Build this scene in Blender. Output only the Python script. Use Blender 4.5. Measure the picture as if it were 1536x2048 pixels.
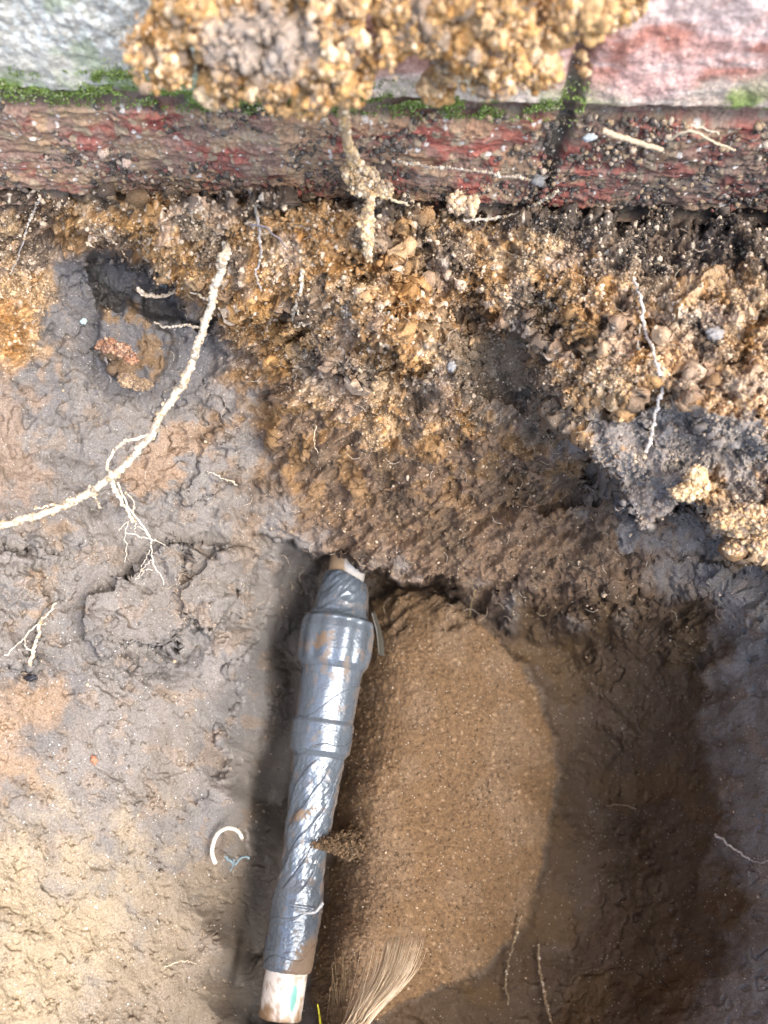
import bpy, math, random
import numpy as np
from mathutils import Vector
random.seed(7); rng = np.random.default_rng(7)
for o in list(bpy.data.objects): bpy.data.objects.remove(o)
scn = bpy.context.scene
C = scn.collection
R = math.radians
# ------------------------------------------------------------------ camera
TILT = R(15); CT, ST = math.cos(TILT), math.sin(TILT)
CAMZ = 0.274; F = 1538.0
cam_d = bpy.data.cameras.new('camera'); cam = bpy.data.objects.new('camera', cam_d); C.objects.link(cam)
cam.location = (0, 0, CAMZ); cam.rotation_euler = (TILT, 0, 0)
cam_d.sensor_fit = 'VERTICAL'; cam_d.sensor_height = 34.6; cam_d.lens = 34.6*F/2048
cam_d.clip_start = 0.01; cam_d.clip_end = 200
cam_d.dof.use_dof = True; cam_d.dof.focus_distance = 0.43; cam_d.dof.aperture_fstop = 6.8
scn.camera = cam
# ------------------------------------------------------------------ light
SUN_EL, SUN_AZ = R(58), R(105)      # azimuth from +y towards +x
w = bpy.data.worlds.new('World'); scn.world = w; w.use_nodes = True
nt = w.node_tree; bg = nt.nodes['Background']
sky = nt.nodes.new('ShaderNodeTexSky'); sky.sky_type = 'NISHITA'; sky.sun_disc = False
sky.sun_elevation = SUN_EL; sky.sun_rotation = SUN_AZ; sky.dust_density = 4.0; sky.air_density = 1.0; sky.ozone_density = 1.0
nt.links.new(sky.outputs[0], bg.inputs[0]); bg.inputs[1].default_value = 0.15
sl = bpy.data.lights.new('sun', 'SUN'); sl.energy = 1.35; sl.angle = R(62); sl.color = (1, .95, .87)
so = bpy.data.objects.new('sun', sl); C.objects.link(so)
sd = Vector((math.sin(SUN_AZ)*math.cos(SUN_EL), math.cos(SUN_AZ)*math.cos(SUN_EL), math.sin(SUN_EL)))
so.rotation_euler = sd.to_track_quat('Z', 'Y').to_euler(); so.location = (0, 0, 3)
scn.view_settings.view_transform = 'Standard'; scn.view_settings.look = 'None'
scn.view_settings.gamma = 1; scn.view_settings.exposure = 1.84

# ------------------------------------------------------------------ maths helpers
def P3(px, py, s):
    px = np.asarray(px, float); py = np.asarray(py, float); s = np.asarray(s, float)
    t = (1024-py)/F; d = (px-768)/F
    return np.stack([s*d, s*(ST+t*CT), CAMZ+s*(-CT+t*ST)], -1)
def h2(ix, iy, seed):
    with np.errstate(over='ignore'):
        n = ix.astype(np.uint32)*np.uint32(374761393) + iy.astype(np.uint32)*np.uint32(668265263) + np.uint32((seed*974711+12345) & 0xffffffff)
        n = (n ^ (n >> np.uint32(13)))*np.uint32(1274126177)
        n = (n ^ (n >> np.uint32(15)))*np.uint32(2246822519)
        n = n ^ (n >> np.uint32(16))
    return n.astype(np.float32)/np.float32(4294967296.0)
def pn(x, y, seed=0):
    xi = np.floor(x); yi = np.floor(y); fx = (x-xi).astype(np.float32); fy = (y-yi).astype(np.float32)
    xi = xi.astype(np.int64); yi = yi.astype(np.int64)
    u = fx*fx*fx*(fx*(fx*6-15)+10); v = fy*fy*fy*(fy*(fy*6-15)+10)
    def g(a, b, ddx, ddy):
        an = h2(a, b, seed)*6.2831853
        return np.cos(an)*ddx+np.sin(an)*ddy
    a = g(xi, yi, fx, fy); b = g(xi+1, yi, fx-1, fy); c = g(xi, yi+1, fx, fy-1); d = g(xi+1, yi+1, fx-1, fy-1)
    return 1.5*((a*(1-u)+b*u)*(1-v)+(c*(1-u)+d*u)*v)
def fbm(x, y, seed=0, oct=4, gain=.5):
    r = 0; a = 1; f = 1
    for i in range(oct):
        r = r+a*pn(x*f, y*f, seed+i*17); a *= gain; f *= 2.03
    return r
def ridged(x, y, seed=0, oct=3):
    r = 0; a = 1; f = 1
    for i in range(oct):
        r = r+a*(1-2*np.abs(pn(x*f, y*f, seed+i*31))); a *= .5; f *= 2.1
    return r
def grains(x, y, cell, seed=0, fill=.62):
    """height 0..1 of rounded grains packed on a plane, and a random number per grain"""
    x = x/cell; y = y/cell
    xi = np.floor(x).astype(np.int64); yi = np.floor(y).astype(np.int64)
    best = np.zeros(x.shape, np.float32); rid = np.zeros(x.shape, np.float32)
    for ox in (-1, 0, 1):
        for oy in (-1, 0, 1):
            a = xi+ox; b = yi+oy
            cx = a+h2(a, b, seed); cy = b+h2(a, b, seed+1); rr = fill*(.45+.85*h2(a, b, seed+2))
            asp = .7+.6*h2(a, b, seed+4)
            d2 = (((x-cx)/asp)**2+((y-cy)*asp)**2)/(rr*rr)
            h = np.sqrt(np.clip(1-d2, 0, 1))*rr/fill
            m = h > best
            best = np.where(m, h, best).astype(np.float32); rid = np.where(m, h2(a, b, seed+3), rid)
    return best, rid
def ss(a, b, x):
    t = np.clip((x-a)/(b-a), 0, 1); return t*t*(3-2*t)
def poly_sd(px, py, pts):
    """signed distance in the sheet's own coordinates, negative inside"""
    pts = np.array(pts, np.float32); d = np.full(px.shape, 1e12, np.float32); ins = np.zeros(px.shape, bool)
    for i in range(len(pts)):
        x0, y0 = pts[i]; x1, y1 = pts[(i+1) % len(pts)]
        ex, ey = x1-x0, y1-y0; wx = px-x0; wy = py-y0
        k = np.clip((wx*ex+wy*ey)/(ex*ex+ey*ey), 0, 1)
        d = np.minimum(d, (wx-ex*k)**2+(wy-ey*k)**2)
        if y0 != y1:
            c = ((y0 > py) != (y1 > py)) & (px < (x1-x0)*(py-y0)/(y1-y0)+x0); ins ^= c
    d = np.sqrt(d); return np.where(ins, -d, d)
class TPS:
    def __init__(s, pts):
        p = np.array(pts, float); s.c = p[:, :2]/1000; n = len(p)
        K = s.k(np.linalg.norm(s.c[:, None]-s.c[None], axis=-1)); A = np.zeros((n+3, n+3))
        A[:n, :n] = K+np.eye(n)*1e-4; A[:n, n] = 1; A[:n, n+1:] = s.c; A[n, :n] = 1; A[n+1:, :n] = s.c.T
        s.w = np.linalg.solve(A, np.concatenate([p[:, 2], [0, 0, 0]])); s.n = n
    def k(s, r): return r*r*np.log(r+1e-9)
    def __call__(s, px, py):
        x = px/1000; y = py/1000; o = s.w[s.n]+s.w[s.n+1]*x+s.w[s.n+2]*y
        for i in range(s.n):
            o = o+s.w[i]*s.k(np.hypot(x-s.c[i, 0], y-s.c[i, 1]))
        return o
def mesh_np(name, V, faces, mat=None, col=None, parent=None, smooth=True, extra=None):
    """faces: list of int arrays (n,3) / (n,4)"""
    me = bpy.data.meshes.new(name); V = np.ascontiguousarray(V, np.float32)
    me.vertices.add(len(V)); me.vertices.foreach_set('co', V.ravel())
    if not isinstance(faces, list): faces = [faces]
    li = np.concatenate([f.ravel() for f in faces]).astype(np.int32)
    tot = np.concatenate([np.full(len(f), f.shape[1]) for f in faces]).astype(np.int32)
    st = np.concatenate([[0], np.cumsum(tot)[:-1]]).astype(np.int32)
    me.loops.add(len(li)); me.loops.foreach_set('vertex_index', li)
    me.polygons.add(len(tot)); me.polygons.foreach_set('loop_start', st); me.polygons.foreach_set('loop_total', tot)
    me.polygons.foreach_set('use_smooth', np.full(len(tot), smooth))
    me.update(calc_edges=True)
    if col is not None:
        a = me.color_attributes.new('Col', 'FLOAT_COLOR', 'POINT'); c4 = np.ones((len(V), 4), np.float32); c4[:, :3] = col
        a.data.foreach_set('color', c4.ravel())
    for k, v in (extra or {}).items():
        a = me.attributes.new(k, 'FLOAT', 'POINT'); a.data.foreach_set('value', np.ascontiguousarray(v, np.float32))
    if mat: me.materials.append(mat)
    o = bpy.data.objects.new(name, me); C.objects.link(o)
    if parent: o.parent = parent
    return o
def grid_faces(nu, nv, wrap=False):
    """vertex index = i*nv+j"""
    i = np.arange(nu-1)[:, None]; j = np.arange(nv if wrap else nv-1)[None]
    j2 = (j+1) % nv
    return np.stack([i*nv+j, i*nv+j2, (i+1)*nv+j2, (i+1)*nv+j], -1).reshape(-1, 4)
def tag(o, label=None, cat=None, group=None, kind=None):
    for k, v in (('label', label), ('category', cat), ('group', group), ('kind', kind)):
        if v: o[k] = v
    return o
def empty(name, loc=(0, 0, 0)):
    o = bpy.data.objects.new(name, None); C.objects.link(o); o.location = loc; return o
# ------------------------------------------------------------------ materials
def mat_attr(name, rough=.85, bump=.3, bscale=900, var=.25, spec=.3, speck=0, speck_scale=1500, coat=0, glit=0):
    m = bpy.data.materials.new(name); m.use_nodes = True; t = m.node_tree; N = t.nodes; L = t.links
    b = N['Principled BSDF']; b.inputs['Roughness'].default_value = rough; b.inputs['Specular IOR Level'].default_value = spec
    a = N.new('ShaderNodeAttribute'); a.attribute_name = 'Col'
    tc = N.new('ShaderNodeTexCoord')
    n1 = N.new('ShaderNodeTexNoise'); n1.inputs['Scale'].default_value = bscale; n1.inputs['Detail'].default_value = 3; L.new(tc.outputs['Object'], n1.inputs[0])
    mr = N.new('ShaderNodeMapRange'); mr.inputs[1].default_value = .3; mr.inputs[2].default_value = .7; mr.inputs[3].default_value = 1-var; mr.inputs[4].default_value = 1+var; L.new(n1.outputs[0], mr.inputs[0])
    mx = N.new('ShaderNodeMix'); mx.data_type = 'RGBA'; mx.blend_type = 'MULTIPLY'; mx.inputs[0].default_value = 1; L.new(a.outputs['Color'], mx.inputs[6]); L.new(mr.outputs[0], mx.inputs[7])
    out = mx.outputs[2]
    if speck:
        v = N.new('ShaderNodeTexVoronoi'); v.inputs['Scale'].default_value = speck_scale; L.new(tc.outputs['Object'], v.inputs[0])
        sp = N.new('ShaderNodeSeparateColor'); L.new(v.outputs['Color'], sp.inputs[0])
        g = N.new('ShaderNodeMath'); g.operation = 'GREATER_THAN'; g.inputs[1].default_value = 1-speck; L.new(sp.outputs[0], g.inputs[0])
        lt = N.new('ShaderNodeMath'); lt.operation = 'LESS_THAN'; lt.inputs[1].default_value = .4; L.new(v.outputs['Distance'], lt.inputs[0])
        mu = N.new('ShaderNodeMath'); mu.operation = 'MULTIPLY'; L.new(g.outputs[0], mu.inputs[0]); L.new(lt.outputs[0], mu.inputs[1])
        m2 = N.new('ShaderNodeMix'); m2.data_type = 'RGBA'; L.new(mu.outputs[0], m2.inputs[0]); L.new(out, m2.inputs[6]); m2.inputs[7].default_value = (.62, .58, .5, 1); out = m2.outputs[2]
    L.new(out, b.inputs['Base Color'])
    if bump:
        bp = N.new('ShaderNodeBump'); bp.inputs['Strength'].default_value = bump; bp.inputs['Distance'].default_value = .0008
        L.new(n1.outputs[0], bp.inputs['Height']); L.new(bp.outputs[0], b.inputs['Normal'])
    if glit:
        ra = N.new('ShaderNodeAttribute'); ra.attribute_name = 'wet'; L.new(ra.outputs['Fac'], b.inputs['Roughness'])
    return m
M_soil = mat_attr('soil', rough=.8, bump=.6, bscale=1100, var=.32, speck=.014, speck_scale=1300, spec=.35, glit=1)
M_crumb = mat_attr('crumb', rough=.85, bump=.6, bscale=1600, var=.3, speck=.05, speck_scale=1800)
M_brick = mat_attr('brick', rough=.85, bump=.5, bscale=700, var=.25, speck=.02, speck_scale=900)
M_root = mat_attr('root_skin', rough=.8, bump=.5, bscale=1500, var=.2)
M_moss = mat_attr('moss', rough=.9, bump=.4, bscale=1500, var=.4)

# ------------------------------------------------------------------ the wall's plane
def wall_y(x): return .253-.033*x
def wall_s(px, py):
    t = (1024-py)/F; d = (px-768)/F
    return .253/(ST+t*CT+.033*d)

# ------------------------------------------------------------------ the hole: one continuous sheet of soil
STEP = 1.8
U0, U1, V0, V1 = -60, 1600, 330, 2110
gu = np.arange(U0, U1+1, STEP); gv = np.arange(V0, V1+1, STEP)
PX, PY = [a.astype(np.float32) for a in np.meshgrid(gu, gv, indexing='xy')]    # [row(v), col(u)]
NV, NU = PX.shape
upper = TPS([(-100,300,.43),(768,300,.372),(1600,300,.33),
 (0,400,.402),(768,400,.388),(1536,400,.375),
 (0,480,.43),(300,480,.408),(550,470,.395),(768,480,.39),(1200,480,.375),(1536,480,.36),
 (0,600,.43),(150,600,.455),(330,600,.45),(450,600,.43),(768,600,.40),(900,600,.40),(1100,600,.385),(1300,600,.362),(1536,600,.345),
 (0,750,.43),(150,750,.455),(300,750,.468),(500,750,.462),(700,750,.435),(850,760,.425),(1000,750,.42),(1150,750,.385),(1300,750,.362),(1536,750,.345),
 (0,900,.425),(250,900,.455),(450,900,.475),(650,900,.47),(850,900,.46),(1050,900,.45),(1200,900,.425),(1350,900,.41),(1536,900,.40),
 (0,1050,.415),(250,1050,.455),(450,1050,.485),(600,1050,.50),(800,1050,.485),(1000,1050,.475),(1150,1050,.47),(1250,1050,.46),(1400,1050,.46),(1536,1050,.45),
 (0,1300,.41),(200,1300,.44),(400,1300,.478),(560,1150,.52),(700,1160,.50),(900,1180,.495),(1100,1200,.50),(1300,1180,.495),(1536,1180,.47),(1800,1000,.36)])
floor = TPS([(0,900,.425),(250,900,.455),(0,1050,.415),(250,1050,.455),(450,1050,.485),(560,1080,.53),(640,1110,.60),(760,1130,.63),(1000,1150,.565),(1250,1150,.525),(1400,1120,.50),(1536,1100,.47),
 (0,1300,.41),(200,1300,.44),(400,1300,.478),(510,1300,.515),(545,1300,.60),(600,1300,.63),(760,1300,.58),(820,1260,.585),(950,1300,.58),(1050,1330,.59),(1130,1300,.605),(1250,1300,.57),(1400,1280,.52),(1536,1250,.46),
 (0,1600,.395),(200,1600,.425),(400,1600,.465),(485,1600,.495),(515,1600,.59),(580,1600,.61),(700,1600,.538),(900,1600,.545),(1060,1600,.56),(1150,1600,.62),(1300,1600,.575),(1430,1600,.51),(1536,1600,.455),
 (0,1900,.378),(200,1900,.415),(400,1900,.455),(460,1900,.475),(490,1900,.57),(560,1900,.58),(680,1900,.50),(800,1900,.505),(950,1900,.53),(1080,1900,.58),(1250,1900,.56),(1400,1900,.50),(1536,1900,.44),
 (0,2048,.37),(200,2048,.405),(400,2048,.45),(470,2048,.49),(490,2048,.56),(560,2048,.56),(700,2048,.49),(850,2048,.51),(1000,2048,.55),(1150,2048,.55),(1350,2048,.49),(1536,2048,.43),
 (0,2200,.36),(768,2200,.48),(1536,2200,.42),(-200,1600,.36),(-200,2048,.33),(1700,1600,.40),(1700,2048,.39)])
clod = TPS([(1090,780,.395),(1300,700,.362),(1536,700,.345),(1700,700,.34),(1200,900,.375),(1300,850,.362),(1300,1000,.368),(1400,950,.362),(1536,1000,.352),(1536,1130,.362),(1700,1200,.36)])
Uf, Ff, Cf = upper(PX, PY), floor(PX, PY), clod(PX, PY)
# rough metric coordinates on the sheet, for the noise
sm = .45
QX = PX*sm/F; QY = PY*sm/F
edge_n = fbm(QX*45, QY*45, 3, 4)*26 + fbm(QX*190, QY*190, 4, 3)*7
lip = np.interp(PX, [-100,450,560,610,660,735,800,900,1000,1150,1230,1300,1400,1536,1700], [1090,1085,1062,1092,1122,1142,1168,1182,1205,1232,1215,1165,1135,1120,1110])
sw = 7+75*ss(830, 1120, PX)
m_up = ss(-1, 1, (lip-PY+edge_n*.8)/sw)
S = Ff*(1-m_up)+Uf*m_up
def pm(pts, soft=10, namp=1.0):
    return 1-ss(-soft, soft, poly_sd(PX, PY, pts)+edge_n*namp)
CLODP = [(1080,770),(1150,875),(1200,930),(1235,985),(1258,1030),(1285,1056),(1335,1052),(1372,1022),(1400,1040),(1440,1072),(1480,1092),(1540,1125),(1750,1230),(1850,600),(1300,640)]
m_cl = pm(CLODP, 7, .8)
S = S*(1-m_cl)+Cf*m_cl
BANK = [(-100,350),(0,430),(110,440),(230,520),(330,560),(420,575),(500,640),(570,640),(640,710),(700,765),(760,800),(800,745),(915,748),(905,705),(800,640),(700,560),(760,480),(1000,380),(1000,300),(-100,300)]
S -= .024*pm(BANK, 9, 1.3)*ss(60, 330, PX)
S -= .013*pm([(720,590),(830,650),(925,715),(905,750),(800,715),(700,650)], 9, .7)
S += .030*pm([(185,520),(240,505),(300,525),(345,600),(410,650),(330,650),(260,612),(200,610)], 14, .6)
S -= .014*pm([(200,610),(290,605),(345,680),(310,770),(240,760),(195,690)], 7, .6)
S -= .008*pm([(560,740),(700,720),(800,800),(960,900),(900,1000),(700,960),(560,860)], 25, 1.2)
S += .016*pm([(930,640),(1060,690),(1060,830),(960,790)], 18, .7)
S += .014*pm([(800,470),(900,520),(980,640),(930,650),(860,590),(790,530)], 14, 1)
S += .012*pm([(1060,560),(1130,600),(1150,700),(1090,690)], 12, 1)
S -= .010*pm([(1060,640),(1250,640),(1330,700),(1290,830),(1180,820),(1080,740)], 9, 1.2)
S -= .010*pm([(1330,760),(1560,740),(1700,900),(1480,880),(1390,830)], 9, 1.2)
S += .012*pm([(540,600),(600,640),(620,700),(560,690)], 12, 1)
S += .010*pm([(1000,960),(1130,930),(1200,1010),(1100,1040)], 16, 1.2)
S += .012*pm([(1160,890),(1175,880),(1185,970),(1172,980)], 6, .3)
S += .010*pm([(1310,700),(1345,690),(1350,730),(1315,735)], 6, .3)
S -= .006*pm([(1330,950),(1410,930),(1440,1000),(1380,1030),(1330,1000)], 6, .6)
# clay breaks on the left side
S -= .011*pm([(150,1250),(190,1190),(300,1110),(420,1080),(520,1130),(450,1230),(330,1300),(200,1310)], 3.5, .9)
S -= .006*pm([(330,1190),(400,1120),(540,1110),(560,1200),(470,1230),(380,1260)], 4, 1.1)
S += .008*pm([(345,1175),(425,1090),(432,1098),(352,1190)], 4, .5)
S -= .007*pm([(380,960),(350,1000),(330,1040),(420,1010),(500,930),(470,880),(420,900)], 4, .9)
S -= .008*pm([(-100,1100),(60,1110),(110,1210),(60,1330),(-100,1360)], 6, 1)
S -= .008*pm([(480,1290),(560,1240),(545,1400),(500,1560),(450,1560),(460,1400)], 8, 1)
S += .006*pm([(440,1650),(490,1655),(500,1710),(450,1730),(425,1700)], 6, .6)
FLOORP = [(735,1195),(790,1180),(860,1185),(960,1240),(1050,1330),(1105,1470),(1115,1600),(1090,1720),(1060,1850),(980,1930),(860,1990),(640,2110),(620,1960),(655,1800),(668,1600),(700,1450),(722,1300)]
S -= .016*pm(FLOORP, 12, .35)*ss(690, 800, PX+.12*(PY-1300))
# floor mound edge next to the pipe, with the mud lump that hangs on the tape
S -= .012*pm([(612,1680),(650,1672),(700,1650),(700,1720),(650,1712)], 6, .3)
S = np.minimum(S, .68)
# masks ---------------------------------------------------------------
def pmn(pts, soft, namp): return np.clip(pm(pts, soft, namp), 0, 1)
k_bank = pmn([(-100,300),(-100,700),(60,710),(110,640),(120,520),(200,500),(330,570),(420,600),(520,720),(640,800),(760,900),(900,850),(1000,850),(1100,860),(1180,900),(1240,980),(1290,1060),(1500,1110),(1700,1150),(1700,300)], 22, 1.5)
k_mid = pmn([(400,620),(430,760),(520,900),(520,1000),(620,1080),(700,1150),(950,1230),(1200,1270),(1420,1260),(1300,1100),(1240,1000),(1100,800),(800,600)], 70, 3.2)
k_floor = pmn(FLOORP, 10, .4)
k_shade = pmn([(740,1150),(900,1200),(1180,1200),(1420,1150),(1460,1260),(1430,1400),(1430,1600),(1450,1760),(1500,1900),(1380,2000),(1340,2200),(560,2200),(640,1990),(640,1500),(700,1160)], 50, 1.6)*(1-k_floor)
crumb = np.clip(k_bank+.55*k_mid*(1-k_bank), 0, 1)
greyp = ss(.02, .30, fbm(QX*34, QY*34, 91, 4))
k_greyb = np.clip(pmn([(890,640),(1060,700),(1150,850),(1080,900),(1020,850),(900,780)], 15, 1.5)+pmn([(1180,860),(1330,780),(1536,860),(1536,1010),(1400,960),(1440,1090),(1250,1060)], 15, 2)+pmn([(1180,820),(1290,850),(1300,950),(1200,930)], 15, 2), 0, 1)
crumb *= (1-.7*k_greyb)
# relief; calmer on the steepest faces
m0 = ss(-1, 1, (lip-PY)/(sw+6)); S0 = Ff*(1-m0)+Uf*m0
steep = np.hypot(np.gradient(S0, axis=0), np.gradient(S0, axis=1))/(STEP*sm/F)
#
wx = QX+fbm(QX*60, QY*60, 11, 3)*.004; wy = QY+fbm(QX*60, QY*60, 12, 3)*.004
H = fbm(QX*16, QY*16, 21, 3)*.007*(1-.6*k_floor)
H += fbm(wx*55, wy*55, 22, 4)*.0035*(1-.75*k_floor)
j1 = fbm(QX*700, QY*700, 27, 2)*.0006; j2 = fbm(QX*700, QY*700, 28, 2)*.0006; j3 = fbm(QX*260, QY*260, 29, 3)*.0022
g8, _ = grains(wx+j1+j3, wy+j2, .0075, 31, .75); g4, r4 = grains(wx+j1, wy+j2-j3, .0034, 35, .72); g2, r2 = grains(QX+j1*.6, QY+j2*.6, .0019, 39, .7)
diag = fbm(QX*30+QY*-24, QX*70+QY*110, 30, 4)
clump = ss(-.25, .35, fbm(QX*40, QY*40, 24, 3))
H += np.clip(crumb*.75+.65*k_mid, 0, 1)*(diag*.0075)+crumb*(g8*.0004*clump+g4*.0015*(.3+.7*clump)+g2*.0009+fbm(QX*150, QY*150, 32, 4)*.0024)
pit = ss(.25, .55, fbm(QX*75, QY*75, 26, 3)); H -= crumb*pit*.005
clay = (1-crumb)*(1-k_floor)
sc, _ = grains(wx+QY*.3, wy, .007, 45, .85)
rg = ridged(wx*75+wy*35, wy*95-wx*20, 51, 4)
rough_c = ss(.0, .5, fbm(QX*22, QY*22, 52, 3))
tv = fbm(wx*38+QY*14, wy*52-QX*16, 58, 4); t1 = tv*5; fr = t1-np.floor(t1); terr = (np.floor(t1)+ss(.0, .22, fr))/5
tv2 = fbm(wx*110+QY*30, wy*130, 59, 3); t2 = tv2*3; fr2 = t2-np.floor(t2); terr2 = (np.floor(t2)+ss(0, .3, fr2))/3
rough_c = rough_c*(1-.75*ss(1350, 1500, PY)*ss(-.1, .2, fbm(QX*12, QY*12, 60, 2)+.1))
H += clay*(.035+.965*rough_c)*(terr*.0085+terr2*.0009+rg*.0002+sc*.0002)
H += clay*(1-rough_c)*fbm(QX*90, QY*90, 53, 4)*.0004
cn = np.abs(fbm(wx*26, wy*34, 54, 3)); cg = ss(.0, .3, fbm(QX*18, QY*18, 55, 2))
H -= clay*cg*(1-ss(.0, .025, cn))*.005
cn2 = np.abs(fbm(wx*70+9, wy*80, 56, 2)); cg2 = ss(.28, .5, fbm(QX*30, QY*30, 57, 2))
H -= clay*cg2*(1-ss(.0, .035, cn2))*.002
f1, rf1 = grains(QX, QY, .0032, 61, .62); f2, rf2 = grains(QX, QY, .0017, 65, .6)
H += k_floor*(f1*.0008*ss(0, 1, rf1)+f2*.0005+fbm(QX*40, QY*40, 66, 3)*.0012)
pitc = ss(.50, .7, fbm(QX*100, QY*100, 68, 3)); H -= clay*pitc*.003
H += (clay+.4*crumb)*fbm(QX*420, QY*420, 69, 2)*.00035
H *= 1-.45*clay*ss(1300, 1450, PY)
H *= np.clip(2.0/(steep+1e-3), .25, 1)*(PY > 1050)+(PY <= 1050)
# meet the wall: above the brick's foot the sheet runs inside the wall
WS = wall_s(PX, PY)
foot = np.interp(PX, [-100,0,250,500,768,900,1100,1300,1700], [372,378,392,392,396,412,428,438,440])+edge_n*1.0+fbm(QX*30, QY*3, 5, 2)*12
wmix = ss(-16, 16, foot-PY)
S = np.where(PY < 640, S-.0*H, S)
S = S*(1-wmix)+(WS+.02)*wmix
POS = P3(PX, PY, S)
du = np.gradient(POS, axis=1); dv = np.gradient(POS, axis=0)
Nn = np.cross(dv, du); Nn /= np.linalg.norm(Nn, axis=-1, keepdims=True)+1e-12
view = POS-np.array([0, 0, CAMZ]); fl = (Nn*view).sum(-1) > 0; Nn[fl] *= -1
vd = -view/np.linalg.norm(view, axis=-1, keepdims=True)
Nd = Nn*.75+vd*.5; Nd /= np.linalg.norm(Nd, axis=-1, keepdims=True)
POS = POS+Nd*(H*(1-wmix))[..., None]
# colours (soil kinds, plus shade painted into the trough and pipe trench) ----------------------------------
def c3(*a): return np.array(a, np.float32)
col = np.ones(PX.shape+(3,), np.float32)*c3(.205, .190, .176)
def lay(c, m):
    global col
    m = np.clip(m, 0, 1)[..., None]; col = col*(1-m)+np.asarray(c, np.float32)*m
n_a = fbm(QX*25, QY*25, 71, 4); n_b = fbm(QX*60, QY*60, 72, 4); n_c = fbm(QX*11, QY*11, 73, 3)
lay(c3(.175,.155,.135), ss(.0, .5, n_a)*.7)
lay(c3(.115,.116,.122), ss(.05, .5, n_c)*.5)
lay(c3(.25,.19,.14), ss(.28, .5, n_b)*.45)
lay(c3(.34,.28,.19), pmn([(-100,1690),(120,1680),(300,1760),(380,1850),(330,2000),(-100,2200)], 170, 5)*.9)
lay(c3(.20,.165,.125), pmn([(300,1750),(500,1700),(500,2200),(100,2200)], 60, 3)*.7)
lay(c3(.33,.22,.13), pmn([(-100,1380),(100,1390),(100,1460),(40,1560),(-100,1600)], 50, 3)*.6)
lay(c3(.36,.25,.16), pmn([(-100,430),(90,440),(115,560),(110,660),(60,720),(-100,760)], 40, 2.5)*.8)
lay(c3(.26,.19,.14), pmn([(-100,760),(60,760),(50,1000),(-100,1010)], 30, 3)*.7)
lay(c3(.30,.21,.14), pmn([(270,860),(390,850),(370,950),(260,990)], 14, 2)*.8)
lay(c3(.28,.20,.13), pmn([(80,1060),(130,1060),(120,1250),(80,1260)], 14, 2)*.7)
lay(c3(.17,.115,.075), k_mid)
lay(c3(.30,.175,.07), k_mid*ss(-.1, .3, n_b)*ss(1150, 850, PY)*.8)
lay(c3(.12,.085,.055), k_mid*ss(.1, .45, n_a)*.7)
lay(c3(.39,.23,.10), k_bank)
lay(c3(.50,.36,.215), k_bank*ss(-.1, .35, n_a)*.75)
lay(c3(.31,.155,.045), k_bank*ss(.15, .45, n_b)*.7)
lay(c3(.52,.38,.24), k_bank*ss(1000, 1250, PX)*ss(-.1, .4, fbm(QX*45, QY*45, 76, 4))*.6)
lay(c3(.36,.29,.24), k_bank*ss(.15, .45, fbm(QX*28, QY*28, 77, 4))*.5)
lay(c3(.15,.12,.095), k_bank*ss(.16, .42, fbm(QX*30, QY*30, 75, 4))*.75)
lay(c3(.225,.215,.205), k_greyb*.85*ss(1130, 1200, PX))
lay(c3(.17,.135,.10), k_greyb*.85*ss(1200, 1130, PX))
lay(c3(.42,.23,.075), pmn([(90,410),(300,470),(440,570),(560,720),(640,690),(420,520),(250,430)], 18, 1.5)*.7)
lay(c3(.13,.125,.125), pmn([(110,520),(200,500),(280,530),(400,650),(480,700),(380,820),(200,800),(150,700),(110,640)], 18, 1.2)*.85)
lay(c3(.21,.14,.08), pmn([(200,610),(290,605),(345,680),(310,770),(240,760),(195,690)], 10, .8)*ss(-.2, .2, n_b))
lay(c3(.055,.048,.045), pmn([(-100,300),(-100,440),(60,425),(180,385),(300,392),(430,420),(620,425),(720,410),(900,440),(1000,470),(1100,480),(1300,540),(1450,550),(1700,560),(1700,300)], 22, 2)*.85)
lay(c3(.16,.10,.052), k_floor)
lay(c3(.19,.13,.08), k_floor*ss(-.1, .4, n_a)*.6)
lay(c3(.085,.078,.075), pmn([(560,1090),(650,1110),(640,1300),(600,1600),(560,1900),(540,2110),(470,2110),(488,1900),(510,1600),(540,1300)], 16, .7)*(1-k_floor)*.8)  # shade in the trench left of the pipe, painted into the soil colour
lay(c3(.070,.044,.024), k_shade*.95)  # shade of the deep trough and right wall, put into the colour
lay(c3(.105,.066,.030), k_shade*ss(.05, .5, n_a)*.6)
# every crumb has a tone of its own
tone = crumb*(.65+.7*r2)+(1-crumb)
tone *= crumb*(.8+.4*r4)+(1-crumb)
tone = tone*(1+.22*k_floor*(rf1-.5)*(f1 > .35)+.32*k_floor*(rf2-.5))
col *= np.clip(tone, .35, 1.9)[..., None]
pale = ((r2 > .9) & (g2 > .3)).astype(np.float32)*crumb*ss(1000, 600, PY+0*PX); lay(c3(.62,.53,.42), pale*.8)
palf = ((rf2 > .96) & (f2 > .55)).astype(np.float32)*k_floor; lay(c3(.30,.21,.13), palf*.7)
wet = .88-.15*clay*ss(1150, 1350, PY)*ss(0, .4, n_a+.2)*(1-k_shade)-.12*k_shade
wet = np.clip(wet-.25*(n_b > .45)*clay, .35, .95)
# camera depth of the finished surface, used to lay roots and grains on it
SD = (POS[..., 1]*ST-(POS[..., 2]-CAMZ)*CT)
def soil_s(px, py, r=2):
    j = int(np.clip(round((px-U0)/STEP), r, NU-1-r)); i = int(np.clip(round((py-V0)/STEP), r, NV-1-r))
    return float(SD[i-r:i+r+1, j-r:j+r+1].min())
def surf_s(px, py, r=2):
    return min(soil_s(px, max(py, V0+6), r) if py > 380 else 9, float(wall_s(px, py))-.002 if py < 430 else 9)
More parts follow.
